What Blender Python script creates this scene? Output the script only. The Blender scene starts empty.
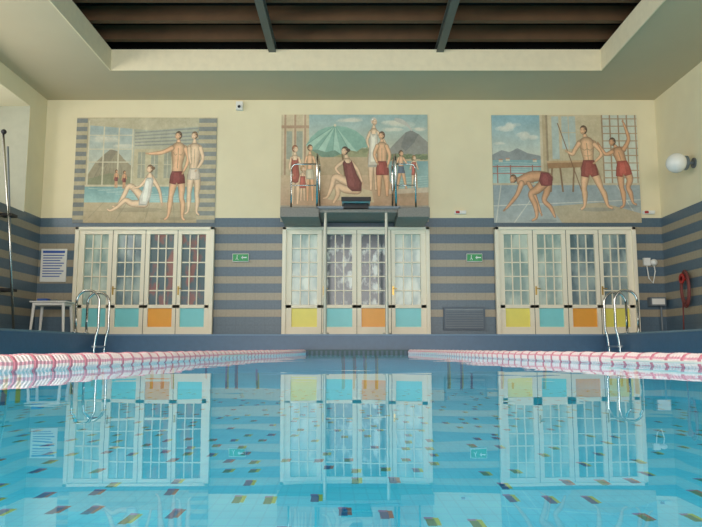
import bpy, math, random
import numpy as np
from mathutils import Vector
random.seed(4); np.random.seed(4)
sc = bpy.context.scene
try:
    sc.view_settings.view_transform = 'Standard'
except Exception: pass

# ------------------------------------------------------------ survey of the place
H = 0.11; D = 14.2; F = 682.0; TH = math.radians(7.06)
DE = 13.0                      # far pool edge
XL, XR = -6.56, 6.56           # side walls
PL, PR = -4.67, 4.80           # pool sides
DECK = 0.37; CEIL = 5.43
def S(px, py, Y=D):
    "metric coordinates on a frontal plane, from surveyed readings"
    u = (px-351)/F; v = (263.5-py)/F
    y = math.cos(TH)-v*math.sin(TH); z = math.sin(TH)+v*math.cos(TH)
    t = Y/y
    return t*u, H+t*z
def SX(px, py=280, Y=D): return S(px, py, Y)[0]
def SZ(py, Y=D): return S(351, py, Y)[1]

def lin(c):
    out = []
    for v in c:
        v = v/255.0
        out.append(v/12.92 if v <= 0.04045 else ((v+0.055)/1.055)**2.4)
    return out
# ------------------------------------------------------------ materials
def base(name):
    m = bpy.data.materials.new(name); m.use_nodes = True
    nt = m.node_tree; b = nt.nodes['Principled BSDF']
    return m, nt, b
def mat(name, col, rough=0.6, metal=0.0, var=0.08, scale=8.0, emis=None):
    m, nt, b = base(name)
    c = lin(col)
    n = nt.nodes.new('ShaderNodeTexNoise'); n.inputs['Scale'].default_value = scale
    g = nt.nodes.new('ShaderNodeNewGeometry'); nt.links.new(g.outputs['Position'], n.inputs['Vector'])
    r = nt.nodes.new('ShaderNodeMix'); r.data_type = 'RGBA'
    r.inputs[6].default_value = (*[x*(1-var) for x in c], 1); r.inputs[7].default_value = (*[min(1, x*(1+var)) for x in c], 1)
    nt.links.new(n.outputs[0], r.inputs[0]); nt.links.new(r.outputs[2], b.inputs['Base Color'])
    b.inputs['Roughness'].default_value = rough; b.inputs['Metallic'].default_value = metal
    if emis:
        b.inputs['Emission Color'].default_value = (*c, 1); b.inputs['Emission Strength'].default_value = emis
    return m
class N:
    def __init__(s, nt): s.nt = nt
    def m(s, op, a, b=None, c=None):
        n = s.nt.nodes.new('ShaderNodeMath'); n.operation = op
        for i, v in enumerate((a, b, c)):
            if v is None: continue
            if isinstance(v, (int, float)): n.inputs[i].default_value = v
            else: s.nt.links.new(v, n.inputs[i])
        return n.outputs[0]
    def mix(s, f, a, b):
        n = s.nt.nodes.new('ShaderNodeMix'); n.data_type = 'RGBA'
        for i, v in ((0, f), (6, a), (7, b)):
            if isinstance(v, (int, float)): n.inputs[i].default_value = v
            elif isinstance(v, (tuple, list)): n.inputs[i].default_value = (*v[:3], 1)
            else: s.nt.links.new(v, n.inputs[i])
        return n.outputs[2]
    def pos(s):
        g = s.nt.nodes.new('ShaderNodeNewGeometry'); x = s.nt.nodes.new('ShaderNodeSeparateXYZ')
        s.nt.links.new(g.outputs['Position'], x.inputs[0]); return g.outputs['Position'], x.outputs
    def noise(s, vec, scale, detail=2):
        n = s.nt.nodes.new('ShaderNodeTexNoise'); n.inputs['Scale'].default_value = scale
        n.inputs['Detail'].default_value = detail
        s.nt.links.new(vec, n.inputs['Vector']); return n.outputs[0]

ZT = SZ(218)
ZB = 0.75
def wall_mat():
    m, nt, b = base('striped_tile_and_plaster'); k = N(nt)
    P, xyz = k.pos(); z = xyz[2]
    per = (ZT-ZB)/6.0
    ph = k.m('FRACT', k.m('DIVIDE', k.m('SUBTRACT', z, ZB), per))
    tan = k.m('LESS_THAN', ph, 0.44)
    above = k.m('GREATER_THAN', z, ZB)
    tan = k.m('MULTIPLY', tan, above)
    n1 = k.noise(P, 2.5, 4); n2 = k.noise(P, 25, 2)
    blue = k.mix(n2, lin((70, 92, 108)), lin((92, 114, 128)))
    tn = k.mix(n2, lin((146, 136, 116)), lin((172, 160, 136)))
    st = k.mix(tan, blue, tn)
    # grout courses
    gx = k.m('LESS_THAN', k.m('FRACT', k.m('MULTIPLY', k.m('ADD', xyz[0], xyz[1]), 5.0)), 0.03)
    gz = k.m('LESS_THAN', k.m('FRACT', k.m('DIVIDE', k.m('SUBTRACT', z, ZB), per/2)), 0.05)
    gr = k.m('MULTIPLY', k.m('MAXIMUM', gx, gz), 0.3)
    st = k.mix(gr, st, lin((60, 66, 72)))
    cream = k.mix(n1, lin((226, 213, 178)), lin((238, 226, 190)))
    up = k.m('GREATER_THAN', z, ZT)
    col = k.mix(up, st, cream)
    nt.links.new(col, b.inputs['Base Color'])
    nt.links.new(k.m('ADD', k.m('MULTIPLY', up, 0.5), 0.35), b.inputs['Roughness'])
    return m
M = {}
M['wall'] = wall_mat()
M['ceil'] = mat('ceiling_plaster', (200, 184, 152), 0.9, var=0.05, scale=1.2)
M['fascia'] = mat('fascia_plaster', (234, 220, 186), 0.9)
M['reveal'] = mat('reveal_plaster', (176, 176, 156), 0.9)
M['wood'] = mat('roof_wood', (94, 66, 40), 0.7, var=0.35, scale=3)
M['dark'] = mat('roof_shade_boards', (26, 22, 16), 0.9, var=0.3)  # near black: shade of the unlit recess is put into the board colour
M['steelpaint'] = mat('painted_steel', (84, 88, 80), 0.5)
M['bluetile'] = mat('blue_edge_tile', (62, 88, 112), 0.35, var=0.15, scale=12)
M['bluelite'] = mat('blue_edge_cap', (100, 124, 146), 0.4)
M['gutter'] = mat('gutter_green', (58, 84, 84), 0.5, var=0.3, scale=20)
M['cream'] = mat('door_cream_paint', (242, 232, 208), 0.5, var=0.03)
M['seam'] = mat('door_gap', (110, 104, 88), 0.8)
M['chrome'] = mat('stainless_steel', (200, 200, 195), 0.22, 1.0, var=0.03)
M['pipe'] = mat('grey_white_pipe', (186, 184, 168), 0.35, 0.2, var=0.03)
M['granite'] = mat('granite_slab', (132, 128, 120), 0.6, var=0.45, scale=45)
M['black'] = mat('black_rubber', (22, 22, 24), 0.5)
M['white'] = mat('white_plastic', (232, 230, 222), 0.45, var=0.03)
M['grey'] = mat('grey_metal', (112, 122, 128), 0.45, 0.3)
M['slate'] = mat('slate_vent', (84, 98, 112), 0.5, 0.1)
M['green'] = mat('exit_green', (20, 130, 70), 0.4, emis=0.25)
M['signw'] = mat('sign_white', (240, 245, 240), 0.4)
M['signb'] = mat('sign_blue', (50, 90, 170), 0.5)
M['red'] = mat('red_plastic', (170, 40, 36), 0.5)
M['hose'] = mat('hose_brown', (120, 60, 56), 0.6)
M['aqua'] = mat('panel_aqua', (128, 212, 216), 0.4, var=0.05)
M['yellow'] = mat('panel_yellow', (238, 226, 104), 0.4, var=0.05)
M['orange'] = mat('panel_orange', (242, 168, 60), 0.4, var=0.05)
M['brass'] = mat('brass_handle', (170, 140, 70), 0.3, 0.9)
M['globe'] = mat('opal_glass', (238, 236, 228), 0.25, var=0.02)
M['deck'] = mat('deck_tile', (110, 120, 126), 0.45, var=0.15, scale=6)
def glass(name, c1, c2, sc_, lo, hi):
    m, nt, b = base(name); k = N(nt); P, xyz = k.pos()
    mp = nt.nodes.new('ShaderNodeMapping'); mp.inputs['Scale'].default_value = (1.6, 1, 0.8)
    nt.links.new(P, mp.inputs[0])
    n = k.noise(mp.outputs[0], sc_, 5)
    f = nt.nodes.new('ShaderNodeMapRange'); f.inputs[1].default_value = lo; f.inputs[2].default_value = hi
    nt.links.new(n, f.inputs[0])
    nt.links.new(k.mix(f.outputs[0], lin(c1), lin(c2)), b.inputs['Base Color'])
    b.inputs['Roughness'].default_value = 0.12
    return m
M['g_pale'] = glass('glass_pale', (144, 168, 162), (198, 210, 196), 2.5, .4, .6)
M['g_mid'] = glass('glass_mid', (92, 116, 124), (166, 182, 176), 2.0, .4, .65)
M['g_dark'] = glass('glass_dark', (54, 72, 80), (192, 202, 194), 4.5, .5, .62)
M['g_red'] = glass('glass_warm', (92, 112, 120), (150, 104, 100), 2.6, .52, .6)

def water_mat():
    m = bpy.data.materials.new('pool_water'); m.use_nodes = True; nt = m.node_tree
    nt.nodes.clear(); k = N(nt); P, xyz = k.pos()
    out = nt.nodes.new('ShaderNodeOutputMaterial')
    mx = nt.nodes.new('ShaderNodeMixShader'); tr = nt.nodes.new('ShaderNodeBsdfTransparent'); gl = nt.nodes.new('ShaderNodeBsdfGlossy')
    tr.inputs[0].default_value = (0.74, 0.96, 1.0, 1); gl.inputs['Roughness'].default_value = 0.0
    gl.inputs['Color'].default_value = (0.93, 0.98, 1, 1)
    fr = nt.nodes.new('ShaderNodeFresnel'); fr.inputs['IOR'].default_value = 1.50
    n1 = k.noise(P, 1.3, 1); n2 = k.noise(P, 5.0, 1)
    hgt = k.m('ADD', n1, k.m('MULTIPLY', n2, 0.16))
    bp = nt.nodes.new('ShaderNodeBump'); bp.inputs['Strength'].default_value = 1.0; bp.inputs['Distance'].default_value = 0.0026
    nt.links.new(hgt, bp.inputs['Height'])
    nt.links.new(bp.outputs[0], gl.inputs['Normal']); 
    nt.links.new(fr.outputs[0], mx.inputs[0]); nt.links.new(tr.outputs[0], mx.inputs[1]); nt.links.new(gl.outputs[0], mx.inputs[2])
    nt.links.new(mx.outputs[0], out.inputs[0])
    return m
M['water'] = water_mat()
def basin_mat():
    m, nt, b = base('basin_mosaic_glow'); k = N(nt); P, xyz = k.pos()
    w = nt.nodes.new('ShaderNodeTexNoise'); w.inputs['Scale'].default_value = 0.9; w.inputs['Detail'].default_value = 0
    nt.links.new(P, w.inputs['Vector'])
    sx = nt.nodes.new('ShaderNodeSeparateColor'); nt.links.new(w.outputs['Color'], sx.inputs[0])
    x = k.m('ADD', xyz[0], k.m('MULTIPLY', sx.outputs[0], 0.10)); y = k.m('ADD', xyz[1], k.m('MULTIPLY', sx.outputs[1], 0.3))
    ry = k.m('DIVIDE', y, 0.36); row = k.m('FLOOR', ry); fy = k.m('FRACT', ry)
    rx = k.m('ADD', k.m('DIVIDE', x, 0.20), k.m('MULTIPLY', k.m('SINE', k.m('MULTIPLY', row, 12.9)), 3.7)); colu = k.m('FLOOR', rx); fx = k.m('FRACT', rx)
    cx = nt.nodes.new('ShaderNodeCombineXYZ'); nt.links.new(row, cx.inputs[0]); nt.links.new(colu, cx.inputs[1])
    wn = nt.nodes.new('ShaderNodeTexWhiteNoise'); nt.links.new(cx.outputs[0], wn.inputs['Vector'])
    cs = nt.nodes.new('ShaderNodeSeparateColor'); nt.links.new(wn.outputs['Color'], cs.inputs[0])
    keep = k.m('GREATER_THAN', wn.outputs[0], 0.52)
    ox = k.m('MULTIPLY', cs.outputs[0], 0.6); oy = k.m('MULTIPLY', cs.outputs[1], 0.5)
    ux = k.m('SUBTRACT', fx, ox); uy = k.m('SUBTRACT', fy, oy)
    def cell(x0, x1, y0, y1):
        q = k.m('MULTIPLY', k.m('GREATER_THAN', ux, x0), k.m('LESS_THAN', ux, x1))
        q = k.m('MULTIPLY', q, k.m('MULTIPLY', k.m('GREATER_THAN', uy, y0), k.m('LESS_THAN', uy, y1)))
        return k.m('MULTIPLY', q, keep)
    a = cell(0, .20, 0, .36); bb = cell(.17, .30, .04, .42); r2 = cell(-.02, .2, .33, .44)
    n = k.noise(P, 3, 3)
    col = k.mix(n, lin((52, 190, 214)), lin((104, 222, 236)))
    gx = k.m('LESS_THAN', k.m('FRACT', k.m('DIVIDE', x, 0.07)), 0.12); gy = k.m('LESS_THAN', k.m('FRACT', k.m('DIVIDE', y, 0.12)), 0.12)
    col = k.mix(k.m('MULTIPLY', k.m('MAXIMUM', gx, gy), 0.14), col, lin((40, 140, 175)))
    hue = k.mix(k.m('GREATER_THAN', cs.outputs[2], 0.5), lin((20, 86, 128)), lin((44, 118, 84)))
    hue2 = k.mix(k.m('GREATER_THAN', cs.outputs[1], 0.6), lin((164, 178, 66)), lin((150, 96, 84)))
    col = k.mix(r2, col, lin((128, 110, 160))); col = k.mix(bb, col, hue2); col = k.mix(a, col, hue)
    nt.links.new(col, b.inputs['Base Color']); b.inputs['Roughness'].default_value = 0.6
    nt.links.new(col, b.inputs['Emission Color']); b.inputs['Emission Strength'].default_value = 0.6  # added tile glow stands for light scattered in the water; no lamp here
    return m
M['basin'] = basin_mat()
def paint_mat(name, rough=0.75, nv=0.12):
    m, nt, b = base(name); k = N(nt); P, xyz = k.pos()
    at = nt.nodes.new('ShaderNodeAttribute'); at.attribute_name = 'Col'
    n = k.noise(P, 9, 5)
    hs = nt.nodes.new('ShaderNodeHueSaturation'); nt.links.new(at.outputs['Color'], hs.inputs['Color'])
    nt.links.new(k.m('ADD', k.m('MULTIPLY', n, nv*2), 1-nv), hs.inputs['Value'])
    nt.links.new(hs.outputs[0], b.inputs['Base Color']); b.inputs['Roughness'].default_value = rough
    return m
M['paint'] = paint_mat('mural_paint')
M['rope'] = paint_mat('lane_disc_plastic', 0.45, 0.03)

# ------------------------------------------------------------ mesh builder
class MB:
    def __init__(s): s.v = []; s.f = []; s.mi = []; s.mats = []
    def _m(s, key):
        if key not in s.mats: s.mats.append(key)
        return s.mats.index(key)
    def add(s, vs, fs, key):
        o = len(s.v); s.v += [tuple(v) for v in vs]; i = s._m(key)
        for f in fs: s.f.append([o+a for a in f]); s.mi.append(i)
    def box(s, x0, x1, y0, y1, z0, z1, key):
        vs = [(x, y, z) for z in (z0, z1) for y in (y0, y1) for x in (x0, x1)]
        s.add(vs, [(0, 2, 3, 1), (4, 5, 7, 6), (0, 1, 5, 4), (2, 6, 7, 3), (0, 4, 6, 2), (1, 3, 7, 5)], key)
    def tube(s, pts, r, key, seg=10, caps=True, closed=False):
        pts = [Vector(p) for p in pts]; n = len(pts); vs = []; fs = []
        up = Vector((0.13, 0.21, 0.97)).normalized(); prev = None
        rs = r if isinstance(r, (list, tuple)) else [r]*n
        for i, p in enumerate(pts):
            a = pts[max(i-1, 0)]; b = pts[min(i+1, n-1)]; t = (b-a).normalized()
            if prev is None:
                nx = t.cross(up)
                if nx.length < 0.05: nx = t.cross(Vector((1, 0, 0)))
                nx.normalize()
            else: nx = (prev-t*prev.dot(t)).normalized()
            prev = nx; ny = t.cross(nx)
            for j in range(seg):
                an = 2*math.pi*j/seg; vs.append(p+(nx*math.cos(an)+ny*math.sin(an))*rs[i])
        for i in range(n-1):
            for j in range(seg):
                j2 = (j+1) % seg; fs.append((i*seg+j, i*seg+j2, (i+1)*seg+j2, (i+1)*seg+j))
        if caps: fs.append(tuple(range(seg))[::-1]); fs.append(tuple((n-1)*seg+j for j in range(seg)))
        s.add(vs, fs, key)
    def sphere(s, c, r, key, seg=20, rings=12, sc_=(1, 1, 1)):
        vs = []; fs = []
        for i in range(rings+1):
            ph = math.pi*i/rings
            for j in range(seg):
                a = 2*math.pi*j/seg
                vs.append((c[0]+r*sc_[0]*math.sin(ph)*math.cos(a), c[1]+r*sc_[1]*math.sin(ph)*math.sin(a), c[2]+r*sc_[2]*math.cos(ph)))
        for i in range(rings):
            for j in range(seg):
                j2 = (j+1) % seg; fs.append((i*seg+j, (i+1)*seg+j, (i+1)*seg+j2, i*seg+j2))
        s.add(vs, fs, key)
    def obj(s, name, parent=None, smooth=False, bevel=0):
        me = bpy.data.meshes.new(name); me.from_pydata(s.v, [], s.f)
        for k_ in s.mats: me.materials.append(M[k_])
        me.polygons.foreach_set('material_index', s.mi)
        if smooth: me.polygons.foreach_set('use_smooth', [True]*len(s.f))
        me.update(); o = bpy.data.objects.new(name, me); sc.collection.objects.link(o)
        if parent: o.parent = parent
        if bevel:
            b = o.modifiers.new('bev', 'BEVEL'); b.width = bevel; b.segments = 2
        return o
def empty(name):
    e = bpy.data.objects.new(name, None); e.empty_display_size = 0.2; sc.collection.objects.link(e); return e
def arc(c, r, a0, a1, n, ax):
    out = []
    for i in range(n+1):
        a = math.radians(a0+(a1-a0)*i/n); d1, d2 = ax
        out.append(Vector(c)+Vector(d1)*r*math.cos(a)+Vector(d2)*r*math.sin(a))
    return out

# ------------------------------------------------------------ room shell
YB = -5.0
b = MB(); b.box(XL-1.2, XR+0.3, D, D+0.3, -1, 7.2, 'wall'); b.obj('wall_back')
b = MB(); b.box(XR, XR+0.3, YB, D, -1, 7.2, 'wall'); b.obj('wall_right')
WZ0, WZ1, WY1 = 2.82, 5.02, 13.45
b = MB()
b.box(XL-1.0, XL, YB, D, -1, WZ0, 'wall'); b.box(XL-1.0, XL, YB, D, WZ1, 7.2, 'wall')
b.box(XL-1.0, XL-.004, WY1, D, WZ0, WZ1, 'reveal'); b.box(XL-.004, XL, WY1+.004, D, WZ0, WZ1, 'wall')
for y in (9.2, 4.6, 0.0, -4.6): b.box(XL-1.0, XL, y-0.35, y+0.35, WZ0, WZ1, 'reveal')
b.obj('wall_left')
n = 0
for y0, y1 in ((9.55, WY1), (4.95, 8.85), (.35, 4.25)):
    n += 1; e = MB(); x = XL-0.9
    for yy in (y0, (y0+y1)/2-.03, y1-.06): e.box(x, x+.06, yy, yy+.06, WZ0, WZ1, 'cream')
    for zz in (WZ0, (WZ0+WZ1)/2, WZ1-.06): e.box(x, x+.06, y0, y1, zz, zz+.06, 'cream')
    e.obj('window_%d' % n)
# ceiling with coffered roof light
RX0, RX1, RY1, RZ = -4.65, 4.84, 12.6, 5.84
b = MB()
b.box(XL, XR, RY1, D, CEIL, RZ, 'ceil'); b.box(XL, RX0, YB, RY1, CEIL, RZ, 'ceil'); b.box(RX1, XR, YB, RY1, CEIL, RZ, 'ceil')
b.box(RX0, RX1, RY1-.02, RY1, CEIL-.015, RZ, 'fascia'); b.box(RX0, RX0+.02, YB, RY1-.02, CEIL-.015, RZ, 'fascia'); b.box(RX1-.02, RX1, YB, RY1-.02, CEIL-.015, RZ, 'fascia')
b.box(XL, XR, YB, D, 6.75, 6.85, 'dark')
b.box(RX0-.5, RX0-.4, YB, D-1, RZ, 6.75, 'dark'); b.box(RX1+.4, RX1+.5, YB, D-1, RZ, 6.75, 'dark'); b.box(RX0-.5, RX1+.5, D-1.1, D-1, RZ, 6.75, 'dark')
b.obj('ceiling')
b = MB(); y = 12.45
while y > -4:
    b.box(RX0-.35, RX1+.35, y-.06, y+.06, RZ+.12, RZ+.40, 'wood'); y -= 0.75
b.obj('wooden_roof_beams')
b = MB()
for x in (-1.52, 1.72):
    b.box(x-.07, x+.07, YB, 12.9, RZ-.06, RZ-.03, 'steelpaint'); b.box(x-.02, x+.02, YB, 12.9, RZ-.03, RZ+.09, 'steelpaint'); b.box(x-.07, x+.07, YB, 12.9, RZ+.09, RZ+.12, 'steelpaint')
b.obj('steel_roof_girders')
# deck
b = MB()
b.box(XL, XR, DE, D, -1.0, DECK-.03, 'bluetile'); b.box(XL, PL, YB, DE, -1.0, DECK-.03, 'bluetile'); b.box(PR, XR, YB, DE, -1.0, DECK-.03, 'bluetile')
b.box(XL, XR, DE-.02, D, DECK-.03, DECK, 'bluelite'); b.box(XL, PL+.02, YB, DE-.02, DECK-.03, DECK, 'deck'); b.box(PR-.02, XR, YB, DE-.02, DECK-.03, DECK, 'deck')
b.obj('floor')
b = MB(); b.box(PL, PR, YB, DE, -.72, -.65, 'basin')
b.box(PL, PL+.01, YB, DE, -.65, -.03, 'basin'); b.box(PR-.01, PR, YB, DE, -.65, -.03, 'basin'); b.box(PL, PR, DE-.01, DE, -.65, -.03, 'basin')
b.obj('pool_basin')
b = MB(); b.add([(PL, YB, 0), (PR, YB, 0), (PR, DE, 0), (PL, DE, 0)], [(0, 1, 2, 3)], 'water'); b.obj('pool_water')
# gutter grille at the end of the middle lane
b = MB(); b.box(-.86, 1.10, DE-.06, DE, -.02, .075, 'gutter')
for i in range(22): b.box(-.84+i*.088, -.80+i*.088, DE-.075, DE-.06, 0, .06, 'slate')
b.obj('overflow_grille')

# ------------------------------------------------------------ doors
def door(name, px0, px1, cols, glasses):
    e = empty(name); x0, x1 = SX(px0), SX(px1); w = x1-x0
    zt = SZ(229); zg1 = SZ(235); zg0 = SZ(305); zp1 = SZ(308.5); zp0 = SZ(327)
    st = [.05, .295, .538, .775]; gw = .178
    fr = MB(); y0, y1 = D-.10, D-.03
    fr.box(x0, x1, y0, y1, zg1, zt, 'cream'); fr.box(x0, x1, y0, y1, DECK, zp0, 'cream'); fr.box(x0, x1, y0, y1, zp1, zg0, 'cream')
    edges = [0]+[v for s_ in st for v in (s_, s_+gw)]+[1]
    for i in range(0, len(edges), 2):
        fr.box(x0+w*edges[i], x0+w*edges[i+1], y0, y1, zp0, zg1, 'cream')
    # casing and centre mullions
    fr.box(x0-.05, x0+.03, y0-.05, y1, DECK, zt+.02, 'cream'); fr.box(x1-.03, x1+.05, y0-.05, y1, DECK, zt+.02, 'cream'); fr.box(x0-.05, x1+.05, y0-.05, y1, zt-.04, zt+.02, 'cream')
    fr.obj('frame', e, bevel=.006)
    g = MB(); mu = MB(); pn = MB(); sm = MB()
    for i, s_ in enumerate(st):
        a, c = x0+w*s_, x0+w*(s_+gw)
        g.box(a, c, D-.035, D-.02, zg0, zg1, glasses[i]); pn.box(a, c, D-.06, D-.03, zp0, zp1, cols[i])
        for j in (1, 2):
            xx = a+(c-a)*j/3; mu.box(xx-.011, xx+.011, D-.075, D-.035, zg0, zg1, 'cream')
        for j in range(1, 5):
            zz = zg0+(zg1-zg0)*j/5; mu.box(a, c, D-.07, D-.035, zz-.012, zz+.012, 'cream')
    for q in ((st[0]+gw+st[1])/2, (st[1]+gw+st[2])/2, (st[2]+gw+st[3])/2):
        sm.box(x0+w*q-.006, x0+w*q+.006, y0-.004, y0+.01, DECK+.02, zt-.03, 'seam')
    hq = [(st[0]+gw+st[1])/2, (st[2]+gw+st[3])/2]
    for q in hq:
        xx = x0+w*q+.04; sm.box(xx-.015, xx+.015, y0-.012, y0, 1.2, 1.38, 'brass'); sm.tube([(xx, y0-.01, 1.33), (xx, y0-.05, 1.33), (xx+.08, y0-.05, 1.33)], .009, 'brass', 8)
    g.obj('glass_panes', e); mu.obj('muntins', e); pn.obj('coloured_panels', e); sm.obj('fittings', e)
door('door_1', 78, 212, ['aqua', 'aqua', 'orange', 'aqua'], ['g_pale', 'g_mid', 'g_red', 'g_red'])
door('door_2', 285, 427, ['yellow', 'aqua', 'orange', 'aqua'], ['g_pale', 'g_dark', 'g_dark', 'g_pale'])
door('door_3', 497, 633, ['yellow', 'aqua', 'orange', 'yellow'], ['g_pale', 'g_pale', 'g_mid', 'g_mid'])

# ------------------------------------------------------------ murals (flat wall paintings, colour stored on a fine mesh)
SS = 7; OUT = 3.5
class Paint:
    def __init__(s, x0, y0, x1, y1, wash=.23, tint=(214, 204, 176)):
        s.b = (x0, y0, x1, y1); s.W = int(round((x1-x0)*SS)); s.Hh = int(round((y1-y0)*SS))
        s.W -= s.W % 2; s.Hh -= s.Hh % 2
        s.im = np.zeros((s.Hh, s.W, 3)); s.im[:] = (190, 172, 138); s.wash = wash; s.tint = tint
    def raw(s, pts, col, al=1.0):
        P = [((p[0]-s.b[0])*SS, (p[1]-s.b[1])*SS) for p in pts]
        xs = [q[0] for q in P]; ys = [q[1] for q in P]
        ax, bx = max(0, int(min(xs))), min(s.W, int(max(xs))+2); ay, by = max(0, int(min(ys))), min(s.Hh, int(max(ys))+2)
        if ax >= bx or ay >= by: return
        X = np.arange(ax, bx)[None, :]+.5; Y = np.arange(ay, by)[:, None]+.5
        m = np.zeros((by-ay, bx-ax), bool); n = len(P)
        for i in range(n):
            x1, y1 = P[i]; x2, y2 = P[(i+1) % n]
            if y1 == y2: continue
            c = ((y1 > Y) != (y2 > Y)) & (X < (x2-x1)*(Y-y1)/(y2-y1)+x1); m ^= c
        reg = s.im[ay:by, ax:bx]; c = np.array([max(0, min(255, q)) for q in col], float)
        reg[m] = reg[m]*(1-al)+c*al
    def poly(s, pts, col, al=1.0): s.raw(pts, col, al)
    def rect(s, x0, y0, x1, y1, col, al=1.0): s.raw([(x0, y0), (x1, y0), (x1, y1), (x0, y1)], col, al)
    def grad(s, x0, y0, x1, y1, c0, c1, n=24):
        for i in range(n):
            t = i/(n-1); a = y0+(y1-y0)*i/n; b_ = y0+(y1-y0)*(i+1)/n
            s.raw([(x0, a), (x1, a), (x1, b_+.05), (x0, b_+.05)], [c0[q]*(1-t)+c1[q]*t for q in range(3)])
    def ell(s, cx, cy, rx, ry, col, rot=0, n=22, al=1.0):
        r = math.radians(rot); pts = []
        for i in range(n):
            a = 2*math.pi*i/n; x = rx*math.cos(a); y = ry*math.sin(a)
            pts.append((cx+x*math.cos(r)-y*math.sin(r), cy+x*math.sin(r)+y*math.cos(r)))
        s.raw(pts, col, al)
    def cloud(s, cx, cy, rx, ry, col):
        for i in range(9): s.ell(cx+random.uniform(-.6, .6)*rx, cy+random.uniform(-.4, .4)*ry, rx*random.uniform(.3, .7), ry*random.uniform(.4, .9), col, al=.35)
    def stroke(s, P, col, k=1.0, dx=0, dy=0):
        Q = []; n = len(P)
        for i in range(n-1):
            p0 = P[max(i-1, 0)]; p1 = P[i]; p2 = P[i+1]; p3 = P[min(i+2, n-1)]
            for j in range(6):
                t = j/6
                Q.append([.5*(2*p1[q]+(-p0[q]+p2[q])*t+(2*p0[q]-5*p1[q]+4*p2[q]-p3[q])*t*t+(-p0[q]+3*p1[q]-3*p2[q]+p3[q])*t**3) for q in range(3)])
        Q.append(list(P[-1])); L = []; R = []
        for i, q in enumerate(Q):
            a = Q[max(i-1, 0)]; c = Q[min(i+1, len(Q)-1)]; tx, ty = c[0]-a[0], c[1]-a[1]; l = math.hypot(tx, ty) or 1
            r = max(.15, q[2]*k); nx, ny = -ty/l*r, tx/l*r
            L.append((q[0]+nx+dx, q[1]+ny+dy)); R.append((q[0]-nx+dx, q[1]-ny+dy))
        for i in range(len(Q)-1):
            s.raw([L[i], L[i+1], R[i+1], R[i]], col)
            if i % 2 == 0: s.ell(Q[i][0]+dx, Q[i][1]+dy, max(.15, Q[i][2]*k), max(.15, Q[i][2]*k), col, n=14)
        s.ell(Q[-1][0]+dx, Q[-1][1]+dy, max(.15, Q[-1][2]*k), max(.15, Q[-1][2]*k), col, n=14)
    def line(s, pts, w, col): s.stroke([(a, b_, w) for a, b_ in pts], col)
    def hand(s, x, y, ang, col, k=1.0):
        a = math.radians(ang); d = (math.cos(a), math.sin(a)); nn = (-d[1], d[0])
        s.ell(x, y, 1.3*k, .95*k, col, rot=ang, n=12)
        for i, (o, l) in enumerate(((-.7, 1.4), (-.25, 1.9), (.22, 1.8), (.65, 1.3))):
            bx, by = x+d[0]*.9*k+nn[0]*o*k, y+d[1]*.9*k+nn[1]*o*k
            s.stroke([(bx, by, .24*k), (bx+d[0]*l*k*.6, by+d[1]*l*k*.6, .22*k), (bx+d[0]*l*k+nn[0]*.3*k, by+d[1]*l*k+nn[1]*.3*k, .18*k)], col)
        s.stroke([(x-nn[0]*.7*k, y-nn[1]*.7*k, .3*k), (x-nn[0]*1.5*k+d[0]*1.0*k, y-nn[1]*1.5*k+d[1]*1.0*k, .22*k)], col)
    def body(s, skin, strokes, head, hair=(60, 42, 30), face=1, clothes=(), hands=(), hr=3.5, bun=False, lines=()):
        strokes = [[(q[0], q[1], q[2]*(1.16 if hr > 3.3 else 1.05)) for q in st] for st in strokes]
        clothes = [([((sum(q[0] for q in pts)/len(pts))+(a[0]-sum(q[0] for q in pts)/len(pts))*1.1, a[1]) for a in pts], col) for (pts, col) in clothes]
        dk = [c*.66 for c in skin]; hi = [min(255, c*1.12+14) for c in skin]
        lv = ((1.0, 0), (.9, .35), (.76, .6), (.6, .8), (.42, .95), (.26, 1.0))
        for st in strokes:
            for (kk, t) in lv:
                c = [dk[q]+(hi[q]-dk[q])*t for q in range(3)]
                s.stroke(st, c, kk, -.22*(1-kk)*st[0][2]*.5, -.10*(1-kk)*2)
        for (pts, w) in lines: s.line(pts, w, [c*.78 for c in skin])
        for (pts, col) in clothes:
            s.poly(pts, [c*.8 for c in col]); cx = sum(q[0] for q in pts)/len(pts); cy = sum(q[1] for q in pts)/len(pts)
            s.poly([(cx+(q[0]-cx)*.82-.3, cy+(q[1]-cy)*.9) for q in pts], col)
            s.poly([(cx+(q[0]-cx)*.4-.8, cy+(q[1]-cy)*.75) for q in pts], [min(255, c*1.12+8) for c in col])
        for h in hands: s.hand(h[0], h[1], h[2], [c*.94 for c in skin], h[3] if len(h) > 3 else 1)
        x, y = head
        s.ell(x, y, hr*.84, hr*1.04, hair)
        s.ell(x-face*hr*.2, y-hr*.45, hr*.3, hr*.22, [min(255, c*1.5+14) for c in hair])
        s.ell(x+face*hr*.22, y+hr*.22, hr*.62, hr*.82, dk); s.ell(x+face*hr*.27, y+hr*.19, hr*.56, hr*.74, skin); s.ell(x+face*hr*.30, y+hr*.12, hr*.34, hr*.48, hi)
        s.ell(x-face*hr*.42, y+hr*.2, hr*.13, hr*.22, skin, n=8)
        for q in (.08, .5):
            s.ell(x+face*hr*q, y+hr*.08, hr*.09, hr*.05, (88, 64, 52), n=8); s.ell(x+face*hr*q, y-hr*.10, hr*.13, hr*.03, (110, 80, 60), n=8)
        s.poly([(x+face*hr*.32, y+hr*.1), (x+face*hr*.42, y+hr*.38), (x+face*hr*.27, y+hr*.38)], [c*.86 for c in skin])
        s.ell(x+face*hr*.3, y+hr*.60, hr*.15, hr*.045, (170, 104, 88), n=8)
        if bun: s.ell(x-face*hr*.85, y-hr*.1, hr*.42, hr*.42, hair)
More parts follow.
